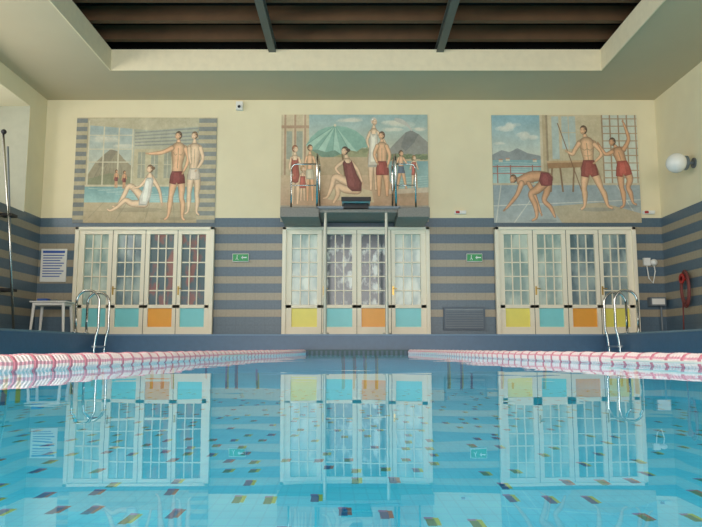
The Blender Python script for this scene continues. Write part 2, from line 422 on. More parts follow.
    def finish(s):
        im = s.im
        # plaster blotches and brushy modulation
        h, w = im.shape[:2]
        for (g, a) in ((9, 8), (26, 7), (80, 6), (160, 5)):
            q = np.random.rand(g, int(g*1.4)+1)
            yy = np.linspace(0, g-1.001, h); xx = np.linspace(0, q.shape[1]-1.001, w)
            yi = yy.astype(int); xi = xx.astype(int); fy = (yy-yi)[:, None]; fx = (xx-xi)[None, :]
            v = (q[yi][:, xi]*(1-fy)*(1-fx)+q[yi+1][:, xi]*fy*(1-fx)+q[yi][:, xi+1]*(1-fy)*fx+q[yi+1][:, xi+1]*fy*fx)
            im = im+((v-.5)*2*a)[:, :, None]
        im = im*(1-s.wash)+np.array(s.tint)*s.wash
        im = im.reshape(h//2, 2, w//2, 2, 3).mean((1, 3)); im = np.clip(im, 0, 255)/255
        im = np.where(im <= .04045, im/12.92, ((im+.055)/1.055)**2.4)
        h, w = im.shape[:2]; x0, y0, x1, y1 = s.b
        # true rectangle on the wall
        zt = SZ(y0); zb = SZ(y1); xa = SX(x0, (y0+y1)/2); xb = SX(x1, (y0+y1)/2)
        X = np.linspace(xa, xb, w+1); Z = np.linspace(zt, zb, h+1)
        co = np.zeros(((h+1)*(w+1), 3), np.float32); co[:, 0] = np.tile(X, h+1); co[:, 1] = D-.022; co[:, 2] = np.repeat(Z, w+1)
        a = (np.arange(h)[:, None]*(w+1)+np.arange(w)[None, :]).ravel()
        q = np.stack([a, a+w+1, a+w+2, a+1], 1).astype(np.int32)
        me = bpy.data.meshes.new('painted_surface'); me.vertices.add(len(co)); me.vertices.foreach_set('co', co.ravel())
        me.loops.add(q.size); me.loops.foreach_set('vertex_index', q.ravel()); me.polygons.add(len(q)); me.polygons.foreach_set('loop_start', np.arange(0, q.size, 4, dtype=np.int32))
        me.update(calc_edges=True); me.materials.append(M['paint'])
        at = me.color_attributes.new('Col', 'FLOAT_COLOR', 'POINT')
        pad = np.pad(im, ((0, 1), (0, 1), (0, 0)), mode='edge'); col = np.ones(((h+1)*(w+1), 4), np.float32); col[:, :3] = pad.reshape(-1, 3)
        at.data.foreach_set('color', col.ravel())
        e = empty('mural_painting'); o = bpy.data.objects.new('painted_surface', me); sc.collection.objects.link(o); o.parent = e
        b = MB(); b.box(xa, xb, D-.02, D, zb, zt, 'granite')
        b.obj('plaster_ground', e)
SK = (214, 162, 120); SK2 = (228, 182, 146); SK3 = (194, 136, 96)

# ---- mural 1 : poolside scene
p = Paint(75, 118, 216, 223)
p.rect(75, 118, 216, 223, (176, 162, 130))
p.grad(87, 121, 197, 186, (164, 168, 150), (200, 188, 154))
p.rect(75, 118, 86, 223, (176, 164, 132))
for i in range(13): p.rect(75, 119+i*8.4, 86, 123.4+i*8.4, (104, 112, 116))
p.grad(88, 123, 133, 182, (150, 172, 176), (200, 200, 176))
p.cloud(105, 140, 14, 4, (214, 212, 194)); p.cloud(122, 147, 10, 3, (214, 212, 194))
p.poly([(88, 176), (95, 164), (103, 156), (110, 150), (117, 152), (124, 160), (133, 168), (133, 188), (88, 188)], (150, 140, 114))
p.poly([(103, 156), (110, 150), (117, 152), (112, 160), (104, 168), (98, 166)], (122, 114, 96), .8)
for i in range(7): p.line([(92+i*5, 184), (98+i*4, 172-i % 3), (104+i*2.4, 160)], .3, (126, 118, 98))
p.poly([(88, 180), (110, 174), (133, 178), (133, 189), (88, 189)], (122, 128, 96), .8)
for x in (88, 103, 118, 132): p.rect(x-.7, 121, x+.7, 189, (210, 202, 172))
for y in (123, 136, 150, 163): p.rect(88, y-.5, 132, y+.5, (210, 202, 172))
p.poly([(88, 119), (198, 118), (198, 127), (150, 131), (88, 126)], (190, 180, 148))
for i in range(5): p.poly([(134, 133+i*3.2), (198, 128+i*3.8), (198, 129.6+i*3.8), (134, 134.3+i*3.2)], (134, 140, 136))
p.rect(134, 150, 198, 186, (192, 180, 144))
for x in (138, 151, 164): p.rect(x, 153, x+7, 179, (150, 152, 134)); p.rect(x+3.2, 153, x+3.8, 179, (198, 188, 156)); p.rect(x, 165, x+7, 165.7, (198, 188, 156))
p.grad(86, 187, 200, 203, (110, 162, 168), (156, 202, 200))
for i in range(7): p.line([(90+i*9, 189+i*1.9), (110+i*12, 190+i*1.9), (130+i*12, 189+i*1.9)], .25, (190, 218, 210))
p.rect(86, 185.5, 200, 187.5, (210, 198, 164))
p.grad(86, 203, 216, 223, (200, 182, 146), (176, 158, 124))
for i in range(5): p.poly([(86+i*30, 223), (87+i*30, 223), (106+i*23, 203), (105.4+i*23, 203)], (160, 146, 118))
p.rect(86, 212, 216, 212.5, (160, 146, 118))
p.rect(198, 118, 216, 223, (190, 176, 142))
for i in range(13): p.rect(198, 119+i*8.4, 216, 123.4+i*8.4, (124, 130, 130))
for (x, y) in ((117, 172), (125, 173)):
    p.body(SK3, [[(x, y+2, 1.2), (x, y+8, 1.3)], [(x-.6, y+8, .9), (x-.8, y+16, .6)], [(x+.6, y+8, .9), (x+1, y+16, .6)], [(x-1.4, y+3, .6), (x-2.4, y+8, .4)], [(x+1.4, y+3, .6), (x+2.6, y+7, .4)]], (x, y), hr=1.6, clothes=[([(x-1.5, y+6), (x+1.5, y+6), (x+1.6, y+10), (x-1.6, y+10)], (120, 50, 50))])
p.ell(138, 210, 26, 2.2, (150, 136, 110), al=.6); p.ell(180, 219, 18, 1.8, (146, 132, 106), al=.6)
p.body(SK2, [[(152, 178, 2.3), (160, 190, 1.5), (163, 203, 1.1)], [(150.5, 175, 1.3), (150, 180, 3.6), (148, 191, 3.2), (146, 201, 4.4)],
    [(146, 201, 4.0), (137, 191, 3.0), (130, 187, 2.3), (125, 197, 2.0), (119, 207, 1.2), (115, 207, .9)],
    [(146, 204, 3.6), (134, 204, 2.8), (127, 201, 2.2), (120, 207, 1.6), (113, 211, 1.1), (110, 210, .8)], [(147, 180, 1.6), (141, 187, 1.2), (134, 189, .9)]],
    (150.5, 169.5), hair=(96, 64, 40), face=-1, hr=3.9, bun=True,
    clothes=[([(146.6, 180), (148, 178.5), (152, 178.5), (153.6, 181), (152.6, 190), (151.5, 198), (148, 206), (141, 206), (141.5, 198), (144.6, 190)], (226, 222, 210))],
    hands=[(163.4, 204.4, 80, .9), (132.5, 189.5, 190, .7)])
p.body(SK, [[(178, 141, 1.6), (178, 147, 3)], [(172.6, 148.6, 2.4), (178, 147.6, 3.2), (184.4, 149, 2.5)], [(178, 150, 6.2), (178, 157, 5.7), (177.5, 166, 4.4), (177.5, 175, 5.0)],
    [(171.5, 149, 2.3), (164, 152.5, 1.8), (158, 154, 1.7), (149, 154.5, 1.0)], [(185.4, 150, 2.3), (188, 158, 1.8), (187, 165, 1.6), (184, 172, 1.0)],
    [(175, 179, 3.8), (173.5, 188, 3.2), (172, 197, 2.2), (171.5, 204, 2.4), (170, 216, 1.2), (167, 219.5, 1.0)], [(181, 179, 3.8), (182.5, 189, 3.1), (182.5, 198, 2.2), (184, 205, 2.3), (184, 217, 1.2), (186, 220, 1.0)]],
    (178, 136), hair=(66, 44, 30), face=-1, hr=4.1, lines=[([(178, 149), (178, 158), (177.6, 169)], .3), ([(173, 153), (175, 156), (176.6, 155)], .25), ([(183, 153), (181, 156), (179.4, 155)], .25)],
    clothes=[([(172.6, 172), (182.8, 172), (184.6, 178), (185, 184), (178.6, 185), (177.5, 182), (176.5, 185.5), (170.6, 184), (171.2, 177)], (120, 44, 44))],
    hands=[(147.5, 154.3, 185, .9), (183.4, 173, 110, .9)])
p.body(SK2, [[(194, 141, 1.5), (194, 147, 2.8)], [(189.4, 148, 2.1), (194, 147.2, 3), (199.4, 148.5, 2.3)], [(194.5, 149.4, 5), (194.5, 158, 4.7), (194, 166, 3.8), (194, 172, 4.3)],
    [(200, 149, 2.0), (202.6, 158, 1.6), (201, 164, 1.5), (197, 170, 1.0)], [(188.9, 149, 1.8), (189.6, 158, 1.5), (191, 164, 1.0)],
    [(191.5, 176, 3.3), (190.5, 186, 2.8), (190, 194, 2.0), (190, 201, 2.1), (189.6, 211, 1.1), (187, 214, .9)], [(197, 176, 3.3), (198, 187, 2.7), (197.6, 195, 2.0), (198.4, 202, 2.1), (198, 212, 1.1), (200, 215, .9)]],
    (194, 136), hair=(96, 64, 40), face=-1, hr=3.8, lines=[([(194.4, 150), (194.4, 160), (194, 168)], .25)],
    clothes=[([(190, 169), (198.2, 169), (199.8, 175), (200, 180), (194.8, 181), (194, 178), (193, 181), (188.2, 180), (188.8, 174)], (214, 196, 176))], hands=[(196.4, 171, 130, .8)])
p.finish()

# ---- mural 2 : beach umbrella
p = Paint(281, 115, 428, 222)
p.rect(281, 115, 428, 222, (200, 178, 140))
p.grad(308, 115, 428, 160, (148, 182, 184), (212, 208, 182))
for (x, y, a, c) in ((400, 124, 15, 3.4), (392, 130, 10, 2.6), (418, 130, 8, 2), (350, 121, 12, 3)): p.cloud(x, y, a, c, (224, 220, 202))
p.poly([(384, 156), (396, 143), (406, 133), (412, 131), (419, 135), (428, 143), (428, 160), (384, 160)], (140, 140, 134))
p.poly([(406, 133), (412, 131), (419, 135), (414, 144), (406, 152), (401, 148)], (112, 116, 116), .8)
p.stroke([(412, 131, .8), (408, 126, 1.3), (402, 122, 2.2), (396, 120, 1.6)], (196, 194, 184))
for i in range(26):
    x = 384+i*1.72; p.ell(x, 158+random.uniform(-2, 1.6), 2.4, 2.2, (96, 114, 80), al=.9); p.ell(x-.5, 157+random.uniform(-2, 1), 1.2, .9, (136, 148, 104), al=.9)
p.grad(384, 162, 428, 176, (118, 164, 170), (156, 194, 190))
p.rect(281, 115, 309, 190, (208, 188, 152))
for x in (283, 293, 303): p.rect(x, 115, x+3, 186, (178, 140, 112)); p.rect(x, 115, x+1, 186, (222, 200, 166))
p.rect(281, 126, 309, 129, (178, 140, 112)); p.rect(286.5, 132, 292, 160, (156, 162, 146)); p.rect(296.5, 132, 302.5, 160, (156, 162, 146))
p.rect(309, 150, 384, 176, (192, 168, 132)); p.poly([(309, 150), (330, 146), (384, 152), (384, 158), (309, 158)], (150, 152, 112))
for i in range(18): p.ell(310+i*4.2, 151+random.uniform(-3, 2), 3, 2.4, (118, 128, 90), al=.6)
p.grad(281, 176, 428, 206, (210, 182, 146), (192, 158, 128))
p.poly([(386, 176), (428, 174), (428, 190), (396, 192)], (146, 188, 186))
for i in range(5): p.line([(392, 179+i*2.4), (410, 178.4+i*2.4), (427, 177+i*2.4)], .25, (190, 216, 208))
p.poly([(388, 190), (428, 188), (428, 193), (386, 195)], (218, 200, 174))
p.rect(281, 206, 428, 222, (156, 148, 136))
p.line([(338, 128), (343, 160), (347, 196)], .8, (120, 92, 64))
top = (335, 126.5)
rim = [(306, 146), (311, 138), (318, 131.5), (326, 128), (335, 126.5), (346, 127.5), (356, 131.5), (364, 138), (369, 148), (362, 148.5), (357, 152.5), (349, 150.8), (341, 155), (333, 152), (324, 155), (318, 150.5), (311, 150.5)]
p.poly(rim, (128, 178, 162))
for i, (a, c) in enumerate((((306, 146), (311, 150.5)), ((318, 150.5), (324, 155)), ((333, 152), (341, 155)), ((349, 150.8), (357, 152.5)))):
    p.poly([top, a, c], (166, 208, 190))
    p.line([top, ((top[0]+a[0])/2, (top[1]+a[1])/2-.6), a], .25, (92, 142, 128))
p.poly([(311, 150.5), (318, 150.5), (326, 153), (335, 151), (341, 155), (333, 158), (322, 158)], (100, 138, 120))
p.ell(335, 126, 1.2, 1.4, (226, 214, 180))
p.body(SK2, [[(295, 154, 1.3), (295, 158, 2.6)], [(295, 159.4, 3.4), (295.5, 167, 2.9), (295.5, 176, 4)], [(291.8, 159, 1.5), (289.8, 167, 1.2), (292, 174, .9)], [(298.6, 159, 1.5), (301.6, 166, 1.2), (304, 173, .9)],
    [(293.6, 179, 2.8), (293, 190, 2.1), (293, 204, 1.0)], [(298, 179, 2.8), (298.4, 190, 2.1), (298, 204, 1.0)]], (295, 149.5), hair=(130, 70, 44), hr=3.6,
    clothes=[([(292, 158), (293.4, 161), (296.6, 161), (298.2, 158), (298.4, 166), (299.4, 176), (300, 182), (296, 184), (291.2, 182), (291.6, 175)], (160, 72, 60))], hands=[(292.6, 175, 60, .7), (304.5, 174, 60, .7)])
p.body(SK, [[(310, 153, 1.2), (310, 157, 2.4)], [(310, 158.4, 3.1), (310, 166, 2.7), (310, 174, 3.0)], [(306.8, 158, 1.3), (305.2, 165, 1.1), (306, 171, .8)], [(313.2, 158, 1.3), (315.6, 165, 1.1), (317, 172, .8)],
    [(308.4, 177, 2.4), (308, 189, 1.8), (308, 201, .9)], [(312, 177, 2.4), (312.6, 189, 1.8), (313, 201, .9)]], (310, 148.5), hair=(80, 54, 36), hr=3.2, clothes=[([(307, 170), (313, 170), (314.6, 180), (306, 180)], (206, 196, 168))])
p.body(SK2, [[(303, 175, 2.0), (303, 184, 2.4)], [(301, 176, 1.0), (299, 184, .7)], [(305, 176, 1.0), (307, 184, .7)], [(301.8, 187, 1.5), (301.4, 201, .7)], [(304.4, 187, 1.5), (304.8, 201, .7)]], (303, 169.4), hair=(170, 124, 76), hr=2.9, clothes=[([(300.8, 177), (305.2, 177), (306, 189), (300, 189)], (184, 84, 72))])
p.poly([(328, 200), (330, 190), (352, 186), (372, 192), (374, 203)], (210, 196, 160))
p.body(SK2, [[(346, 156, 1.5), (347, 161, 3)], [(347, 163.4, 4.2), (350, 172, 4.0), (355, 184, 5.8)], [(343, 163, 1.8), (336, 169, 1.5), (340, 175, 1.0)], [(351.4, 163, 1.8), (357.6, 171, 1.6), (362, 182, 1.0)],
    [(356, 187, 4.6), (344, 181, 3.7), (335, 178, 2.7), (332, 187, 2.2), (328, 197, 1.3), (324, 199, .9)], [(357, 190, 4.4), (346, 190, 3.5), (338, 187, 2.7), (338, 195, 2.1), (334, 203, 1.2)]],
    (345, 151.5), hair=(56, 38, 30), face=-1, hr=4.2, bun=True,
    clothes=[([(343.4, 164), (345, 161), (347, 164), (350, 164), (351.6, 161), (353.4, 166), (356.4, 175), (361, 184), (360, 192), (352, 192), (348, 188), (345.8, 176)], (116, 54, 54))],
    hands=[(341, 176, 30, .8), (362.5, 183.5, 80, .8)])
p.body(SK2, [[(374, 127, 1.4), (374, 132, 2.8)], [(374, 133, 3.7), (374, 142, 3.2), (373.6, 152, 4.4)], [(370.4, 133, 1.6), (367.4, 141, 1.3), (369, 148, .9)], [(377.6, 133, 1.6), (382.6, 139, 1.3), (386, 145, .9)],
    [(371.6, 156, 3.4), (371, 170, 2.6), (371, 190, 1.2)], [(376.4, 156, 3.4), (376.4, 170, 2.6), (376, 190, 1.2)]], (374, 121.8), hair=(206, 196, 180), hr=3.8,
    clothes=[([(370.8, 132), (372.4, 135), (375.6, 135), (377.2, 132), (377.8, 142), (378.6, 152), (380, 168), (368.4, 168), (369.4, 152), (370.4, 142)], (224, 214, 196))])
p.body(SK, [[(382, 141, 1.5), (382, 146, 3.1)], [(382, 148, 4.8), (382, 156, 4.3), (382, 166, 3.9)], [(377.4, 147, 1.9), (374.6, 155, 1.6), (377, 163, 1.1)], [(386.6, 147, 1.9), (389.6, 156, 1.6), (388, 165, 1.1)],
    [(379.6, 170, 3.4), (379, 182, 2.6), (379, 196, 1.2)], [(385, 170, 3.4), (386.6, 182, 2.6), (387, 196, 1.2)]], (382, 136), hair=(80, 52, 36), face=-1, hr=3.9, lines=[([(382, 149), (382, 162)], .25)],
    clothes=[([(378.4, 162), (385.8, 162), (388.2, 170), (388, 176), (382.6, 176), (376.4, 176), (376.8, 169)], (150, 58, 52))], hands=[(377.4, 164, 60, .8), (387.8, 166.5, 100, .8)])
p.body(SK, [[(401, 159, 2.4), (401, 168, 2.4)], [(398.8, 159, 1.1), (396, 166, .9)], [(403.4, 159, 1.1), (407, 165, .9)], [(400, 172, 2.0), (397, 190, .9)], [(402.6, 172, 2.0), (406, 189, .9)]], (401, 154), hair=(70, 50, 38), hr=2.9, clothes=[([(398.8, 167), (403.4, 167), (404.6, 174), (398, 174)], (84, 100, 124))])
p.body(SK2, [[(414, 163, 1.9), (414, 171, 2.0)], [(412.2, 163, .9), (410, 170, .7)], [(415.8, 163, .9), (418, 170, .7)], [(413, 174, 1.6), (412, 188, .7)], [(415.2, 174, 1.6), (416.6, 188, .7)]], (414, 158.5), hair=(130, 90, 50), hr=2.5, clothes=[([(412.2, 163), (415.8, 163), (416.2, 176), (411.8, 176)], (196, 92, 80))])
p.finish()

# ---- mural 3 : gymnasts
p = Paint(492.5, 115.5, 638.5, 223)
p.rect(492, 115, 639, 224, (194, 178, 144))
p.grad(492, 115, 542, 160, (128, 176, 194), (214, 216, 200))
for (x, y, a, c) in ((505, 129, 9, 3), (514, 126, 8, 3.4), (530, 138, 10, 2.8), (524, 135, 7, 3), (500, 144, 6, 1.8)): p.cloud(x, y, a, c, (228, 228, 216))
p.poly([(492, 156), (502, 151), (510, 153), (518, 149), (528, 154), (542, 157), (542, 164), (492, 164)], (136, 144, 148))
p.grad(492, 161, 542, 184, (122, 168, 176), (166, 200, 196))
for i in range(8): p.line([(495+i*2, 164+i*2.2), (512, 163.6+i*2.2), (538, 164.6+i*2.2)], .2, (190, 214, 208))
for (x, y) in ((499, 160), (506, 159), (533, 160)): p.rect(x, y, x+4, y+3, (210, 200, 176)); p.rect(x, y, x+4, y+.8, (176, 120, 96))
for x in (497, 510, 532): p.rect(x, 166, x+1, 184, (156, 84, 72))
p.rect(492, 167, 542, 168.1, (170, 94, 80)); p.rect(492, 174, 542, 174.8, (170, 94, 80))
p.rect(541, 115, 549, 186, (190, 166, 130)); p.rect(541, 115, 543.5, 186, (216, 196, 162)); p.rect(547, 115, 549, 186, (150, 128, 100))
p.grad(549, 115, 604, 186, (210, 192, 156), (190, 172, 138))
p.rect(553, 117, 560, 160, (178, 194, 190)); p.rect(563, 117, 577, 150, (178, 194, 190)); p.rect(569.3, 117, 570.3, 150, (208, 192, 158)); p.rect(563, 133, 577, 133.8, (208, 192, 158))
p.rect(603, 115, 639, 184, (200, 208, 196))
for x in (603, 611, 619.5, 628, 636.5): p.rect(x, 115, x+1.3, 184, (156, 124, 94))
for i in range(9): p.rect(603, 119+i*7.4, 639, 120.0+i*7.4, (166, 134, 100))
p.grad(492, 184, 639, 223, (140, 158, 168), (168, 178, 178))
p.rect(492, 184, 639, 186, (200, 184, 154))
for (a, c) in ((500, 494), (540, 512), (580, 590), (615, 637)): p.poly([(a, 186), (a+.8, 186), (c+1.3, 223), (c, 223)], (210, 210, 200))
p.poly([(492, 206), (639, 200), (639, 200.8), (492, 207)], (210, 210, 200))
p.poly([(549, 207), (600, 203), (639, 214), (639, 223), (560, 223)], (184, 168, 138))
for (a, c) in ((552, 550), (560, 562), (574, 572), (581, 584)): p.line([(a, 168), (c, 192)], .9, (126, 92, 64))
p.poly([(547, 162), (585, 161), (587, 168), (548, 169.5)], (160, 114, 76)); p.poly([(547, 162), (585, 161), (585.4, 163), (547.4, 164)], (202, 162, 118))
p.ell(541, 221, 14, 1.6, (120, 132, 138), al=.5); p.ell(595, 210, 18, 2, (130, 132, 130), al=.5); p.ell(626, 207, 12, 1.6, (120, 130, 136), al=.5)
p.body(SK3, [[(547, 181, 4.0), (546, 192, 3.0), (543, 201, 2.2), (549, 208, 2.0), (553, 217, 1.1)],
    [(516, 180, 1.6), (521, 181, 3.2)], [(521, 182, 4.4), (530, 178, 4.9), (539, 177, 4.6), (547, 179, 5)], [(528, 184, 2.0), (533, 194, 1.7), (536, 203, 1.4), (539, 213, 1.0)],
    [(546, 181, 4.6), (537, 190, 3.7), (530, 195, 2.6), (534, 206, 2.3), (535, 217, 1.3), (531, 220.5, 1.0)], [(521, 184, 2.6), (517, 194, 1.9), (512, 201, 1.7), (505, 209, 1.0)]],
    (513, 179.5), hair=(80, 52, 34), face=-1, hr=4.2,
    clothes=[([(541, 173), (548, 173.6), (551.6, 178), (551, 186), (546.6, 187), (541, 186.5), (539, 181.5)], (126, 46, 48))], hands=[(503.5, 210, 130, .9), (539.5, 214.5, 70, .9)])
p.line([(559, 124), (570, 158), (582, 196)], .45, (120, 82, 56))
p.body(SK, [[(586, 136, 1.8), (587, 142, 3.2)], [(580.6, 144, 2.7), (587, 142.6, 3.4), (594.4, 144.4, 2.8)], [(587.6, 145, 6.6), (588, 152, 5.6), (588.6, 160, 4.6), (589, 166, 5.0)],
    [(579.8, 144.6, 2.4), (575.4, 151, 2.0), (573, 155, 1.8), (568.6, 153, 1.1)], [(595.6, 145.4, 2.4), (600.6, 151, 1.9), (601.6, 156, 1.7), (596, 162, 1.1)],
    [(585.8, 171, 4.2), (584, 181, 3.5), (583, 189, 2.4), (583.6, 195, 2.5), (583, 206, 1.3), (580, 209.5, 1.1)], [(593, 171, 4.2), (597, 181, 3.4), (600, 189, 2.4), (603, 195, 2.5), (606, 206, 1.3), (610, 208.5, 1.1)]],
    (585, 130.5), hair=(70, 46, 32), face=-1, hr=4.4, lines=[([(587.4, 144), (588, 152), (588.6, 161)], .3), ([(582, 149), (585, 151), (587.6, 149.6)], .3), ([(588, 149.6), (591, 151), (593.6, 148.6)], .3), ([(584, 156), (588, 157), (592, 155.6)], .2)],
    clothes=[([(583.8, 161), (593.8, 161), (596.2, 168), (597.6, 176), (591, 178), (589.4, 173.5), (588, 178.5), (581.2, 177), (581.8, 168)], (140, 54, 48))],
    hands=[(567.6, 152.4, 200, .9), (595, 163.4, 150, .9)])
p.body(SK3, [[(616, 147, 1.6), (618, 151, 2.8)], [(613.6, 152.4, 2.2), (619, 150.8, 3.0), (624.4, 150.4, 2.3)], [(619, 153.6, 5.2), (621, 160, 4.6), (622.6, 167, 4.5)],
    [(624.6, 150, 2.1), (629.6, 141, 1.7), (628.6, 133, 1.5), (625.6, 124, 1.0)], [(612.8, 152.8, 2.1), (606.6, 155, 1.6), (603, 151, 1.4), (600, 146, 1.0)],
    [(620, 172, 3.7), (620, 182, 3.0), (620.6, 189, 2.2), (622, 195, 2.3), (622, 205, 1.2), (619, 208, 1.0)], [(626, 171, 3.7), (629, 180, 3.0), (627, 188, 2.1), (629, 194, 2.2), (631, 203, 1.1), (634, 205, .9)]],
    (613.4, 142.4), hair=(66, 44, 32), face=-1, hr=4.1, lines=[([(619, 153), (621, 160), (622.4, 166)], .25)],
    clothes=[([(618, 162), (626.6, 161.4), (629.2, 167), (631, 175), (624.6, 177), (623, 174), (622, 178), (616, 177), (616.6, 169)], (166, 58, 48))], hands=[(625, 122.6, 265, .9), (599.6, 145, 240, .9)])
p.finish()

# ------------------------------------------------------------ diving platform
e = empty('diving_platform')
z1, z0 = SZ(207, DE), SZ(217, DE)
xa, xb = SX(280, 212, DE), SX(430, 212, DE); xm0, xm1 = SX(319, 212, DE), SX(398, 212, DE)
b = MB()
b.box(xa, xm0, DE, D, z0, z1, 'granite'); b.box(xm1, xb, DE, D, z0, z1, 'granite'); b.box(xm0, xm1, DE+.06, D, z0+.10, z1, 'granite')
b.obj('slab', e, bevel=.01)
b = MB()
pa, pb = SX(325, 280, DE), SX(387, 280, DE)
for x in (pa, pb):
    b.tube([(x, DE+.1, DECK), (x, DE+.1, z0+.12)], .032, 'pipe', 14); b.tube([(x, DE+.1, DECK), (x, DE+.1, DECK+.03)], .08, 'pipe', 14)
b.box(xm0-.05, xm1+.05, DE+.0, DE+.05, z1-.03, z1+.015, 'grey')
b.obj('support_posts', e, smooth=False)
b = MB()
def rail(x, sgn, xo):
    zt = SZ(151, DE)
    # hoop along the board
    pts = [(x, DE+.05, z1), (x, DE+.05, zt-.18)]+[tuple(q) for q in arc((x, DE+.23, zt-.18), .18, 180, 90, 6, ((0, 1, 0), (0, 0, 1)))]+[(x, D-.25, zt)]
    pts += [tuple(q) for q in arc((x, D-.25, zt-.18), .18, 90, 0, 6, ((0, 1, 0), (0, 0, 1)))]+[(x, D-.07, z1)]
    b.tube(pts, .022, 'chrome', 10)
    b.tube([(x, DE+.05, z1+.5), (x, D-.07, z1+.5)], .018, 'chrome', 8)
    zo = SZ(163, DE)
    pts = [(xo, DE+.08, z1), (xo, DE+.08, zo-.1)]+[tuple(q) for q in arc((xo-sgn*.1, DE+.08, zo-.1), .1, 0, 90, 5, ((sgn, 0, 0), (0, 0, 1)))]+[(x, DE+.08, zo)]
    b.tube(pts, .018, 'chrome', 10); b.tube([(xo, DE+.08, z1+.45), (x, DE+.08, z1+.45)], .014, 'chrome', 8)
rail(SX(317, 180, DE), -1, SX(291, 180, DE)); rail(SX(396, 180, DE), 1, SX(416, 180, DE))
b.obj('handrails', e, smooth=True)
b = MB(); x0, x1 = SX(342, 203, DE), SX(370, 203, DE)
b.box(x0, x1, DE-.35, D-.1, z1+.07, z1+.10, 'white'); b.box(x0-.01, x1+.01, DE-.36, DE-.30, z1+.045, z1+.12, 'black')
b.box(x0+.03, x1-.03, DE-.05, DE+.1, z1-.03, z1+.07, 'black'); b.tube([(x0-.06, DE+.3, z1+.035), (x1+.06, DE+.3, z1+.035)], .035, 'grey', 12)
b.obj('springboard', e)

# ------------------------------------------------------------ pool ladders
def ladder(x, y, s):
    e = empty('pool_ladder'); b = MB(); zt = 1.12; w = .20
    for yy in (y, y+.5):
        c = (x+s*0.04, yy, zt-w)
        pts = [(c[0]-s*w, yy, DECK)]+[(c[0]-s*w, yy, zt-w)]
        pts += [tuple(q) for q in arc(c, w, 180, 0, 14, ((s, 0, 0), (0, 0, 1)))]
        pts += [(c[0]+s*w, yy, .45), (c[0]+s*(w-.04), yy, .30), (c[0]+s*(w-.06), yy, .1), (c[0]+s*(w-.06), yy, -.55)]
        b.tube(pts, .021, 'chrome', 12); b.tube([(c[0]-s*w, yy, DECK), (c[0]-s*w, yy, DECK+.02)], .05, 'chrome', 14)
    b.obj('rails', e, smooth=True)
    b = MB(); xx = x+s*(.04+w-.06)
    for z in (.12, -.13, -.38): b.box(xx-.04, xx+.04, y, y+.5, z, z+.03, 'chrome')
    b.obj('treads', e)
ladder(PL, 12.0, 1); ladder(PR+.06, 11.95, -1)

# ------------------------------------------------------------ lane ropes
def rope(x0, y0, x1, y1):
    v = []; f = []; col = []
    L = math.hypot(x1-x0, y1-y0); d = Vector((x1-x0, y1-y0, 0))/L; nrm = Vector((-d.y, d.x, 0)); up = Vector((0, 0, 1))
    pitch = .034; n = int(L/pitch); seg = 20; R = .052
    prof = [(-.0165, .018), (-.0155, .8), (-.010, 1.0), (.010, 1.0), (.0155, .8), (.0165, .018)]
    for i in range(n):
        t = i*pitch; c = Vector((x0, y0, 0.03))+d*t
        c += nrm*(.05*math.sin(t*.9)); c.z += .002*math.sin(i*.7)
        o = len(v)
        for (a, r) in prof:
            for j in range(seg):
                an = 2*math.pi*j/seg; rr = r*R*(1 if j % 2 else .95); v.append(tuple(c+d*a+nrm*rr*math.cos(an)+up*rr*math.sin(an)))
        for q in range(len(prof)-1):
            for j in range(seg):
                j2 = (j+1) % seg; f.append((o+q*seg+j, o+q*seg+j2, o+(q+1)*seg+j2, o+(q+1)*seg+j))
                if (i % 5) in (0,) : cc = (220, 132, 148)
                elif j % 4 == 0: cc = (232, 166, 178)
                else: cc = (250, 230, 228)
                col.append(lin(cc))
    me = bpy.data.meshes.new('floats'); me.from_pydata(v, [], f); me.materials.append(M['rope'])
    at = me.color_attributes.new('Col', 'FLOAT_COLOR', 'CORNER')
    for p_ in me.polygons:
        for li in p_.loop_indices: at.data[li].color = (*col[p_.index], 1)
    e = empty('lane_rope'); o = bpy.data.objects.new('floats', me); sc.collection.objects.link(o); o.parent = e
    b = MB(); b.tube([(x0, y0, .03), (x1, y1, .03)], .008, 'white', 8); b.obj('cable', e)
rope(SX(304, 353, DE), DE-.12, -1.8, 1.2)
rope(SX(410, 353, DE), DE-.12, 2.1, 1.2)

# ------------------------------------------------------------ signs and fittings on the back wall
def exit_sign(px):
    e = empty('exit_sign'); b = MB(); x0, z1 = S(px-8, 254); x1, z0 = S(px+8, 262)
    b.box(x0, x1, D-.06, D, z0, z1, 'white'); b.obj('housing', e, bevel=.006)
    b = MB(); b.box(x0+.01, x1-.01, D-.064, D-.06, z0+.012, z1-.012, 'green')
    h = z1-z0; cx = x0+.1; y = D-.067
    b.box(cx+.1, cx+.2, y, y+.003, z0+h*.45, z0+h*.58, 'signw')
    b.add([(cx+.08, y, z0+h*.5), (cx+.12, y, z0+h*.28), (cx+.12, y, z0+h*.75)], [(0, 1, 2)], 'signw')
    b.sphere((cx, y, z0+h*.76), .011, 'signw', 8, 6, (1, .2, 1)); b.tube([(cx, y, z0+h*.66), (cx-.005, y, z0+h*.42)], .009, 'signw', 6)
    b.tube([(cx, y, z0+h*.42), (cx+.025, y, z0+h*.2)], .006, 'signw', 6); b.tube([(cx, y, z0+h*.42), (cx-.03, y, z0+h*.25)], .006, 'signw', 6)
    b.obj('pictogram', e)
exit_sign(241); exit_sign(474)
b = MB(); x0, z1 = S(443, 307); x1, z0 = S(485, 330)
b.box(x0, x1, D-.05, D, z0, z1, 'slate'); b.box(x0+.04, x1-.04, D-.06, D-.05, z0+.04, z1-.04, 'grey')
for i in range(10):
    z = z0+.06+i*(z1-z0-.12)/10; b.box(x0+.05, x1-.05, D-.075, D-.06, z, z+.018, 'slate')
b.obj('ventilation_grille')
e = empty('safety_notice_sign'); b = MB(); x0, z1 = S(42, 249); x1, z0 = S(66, 282)
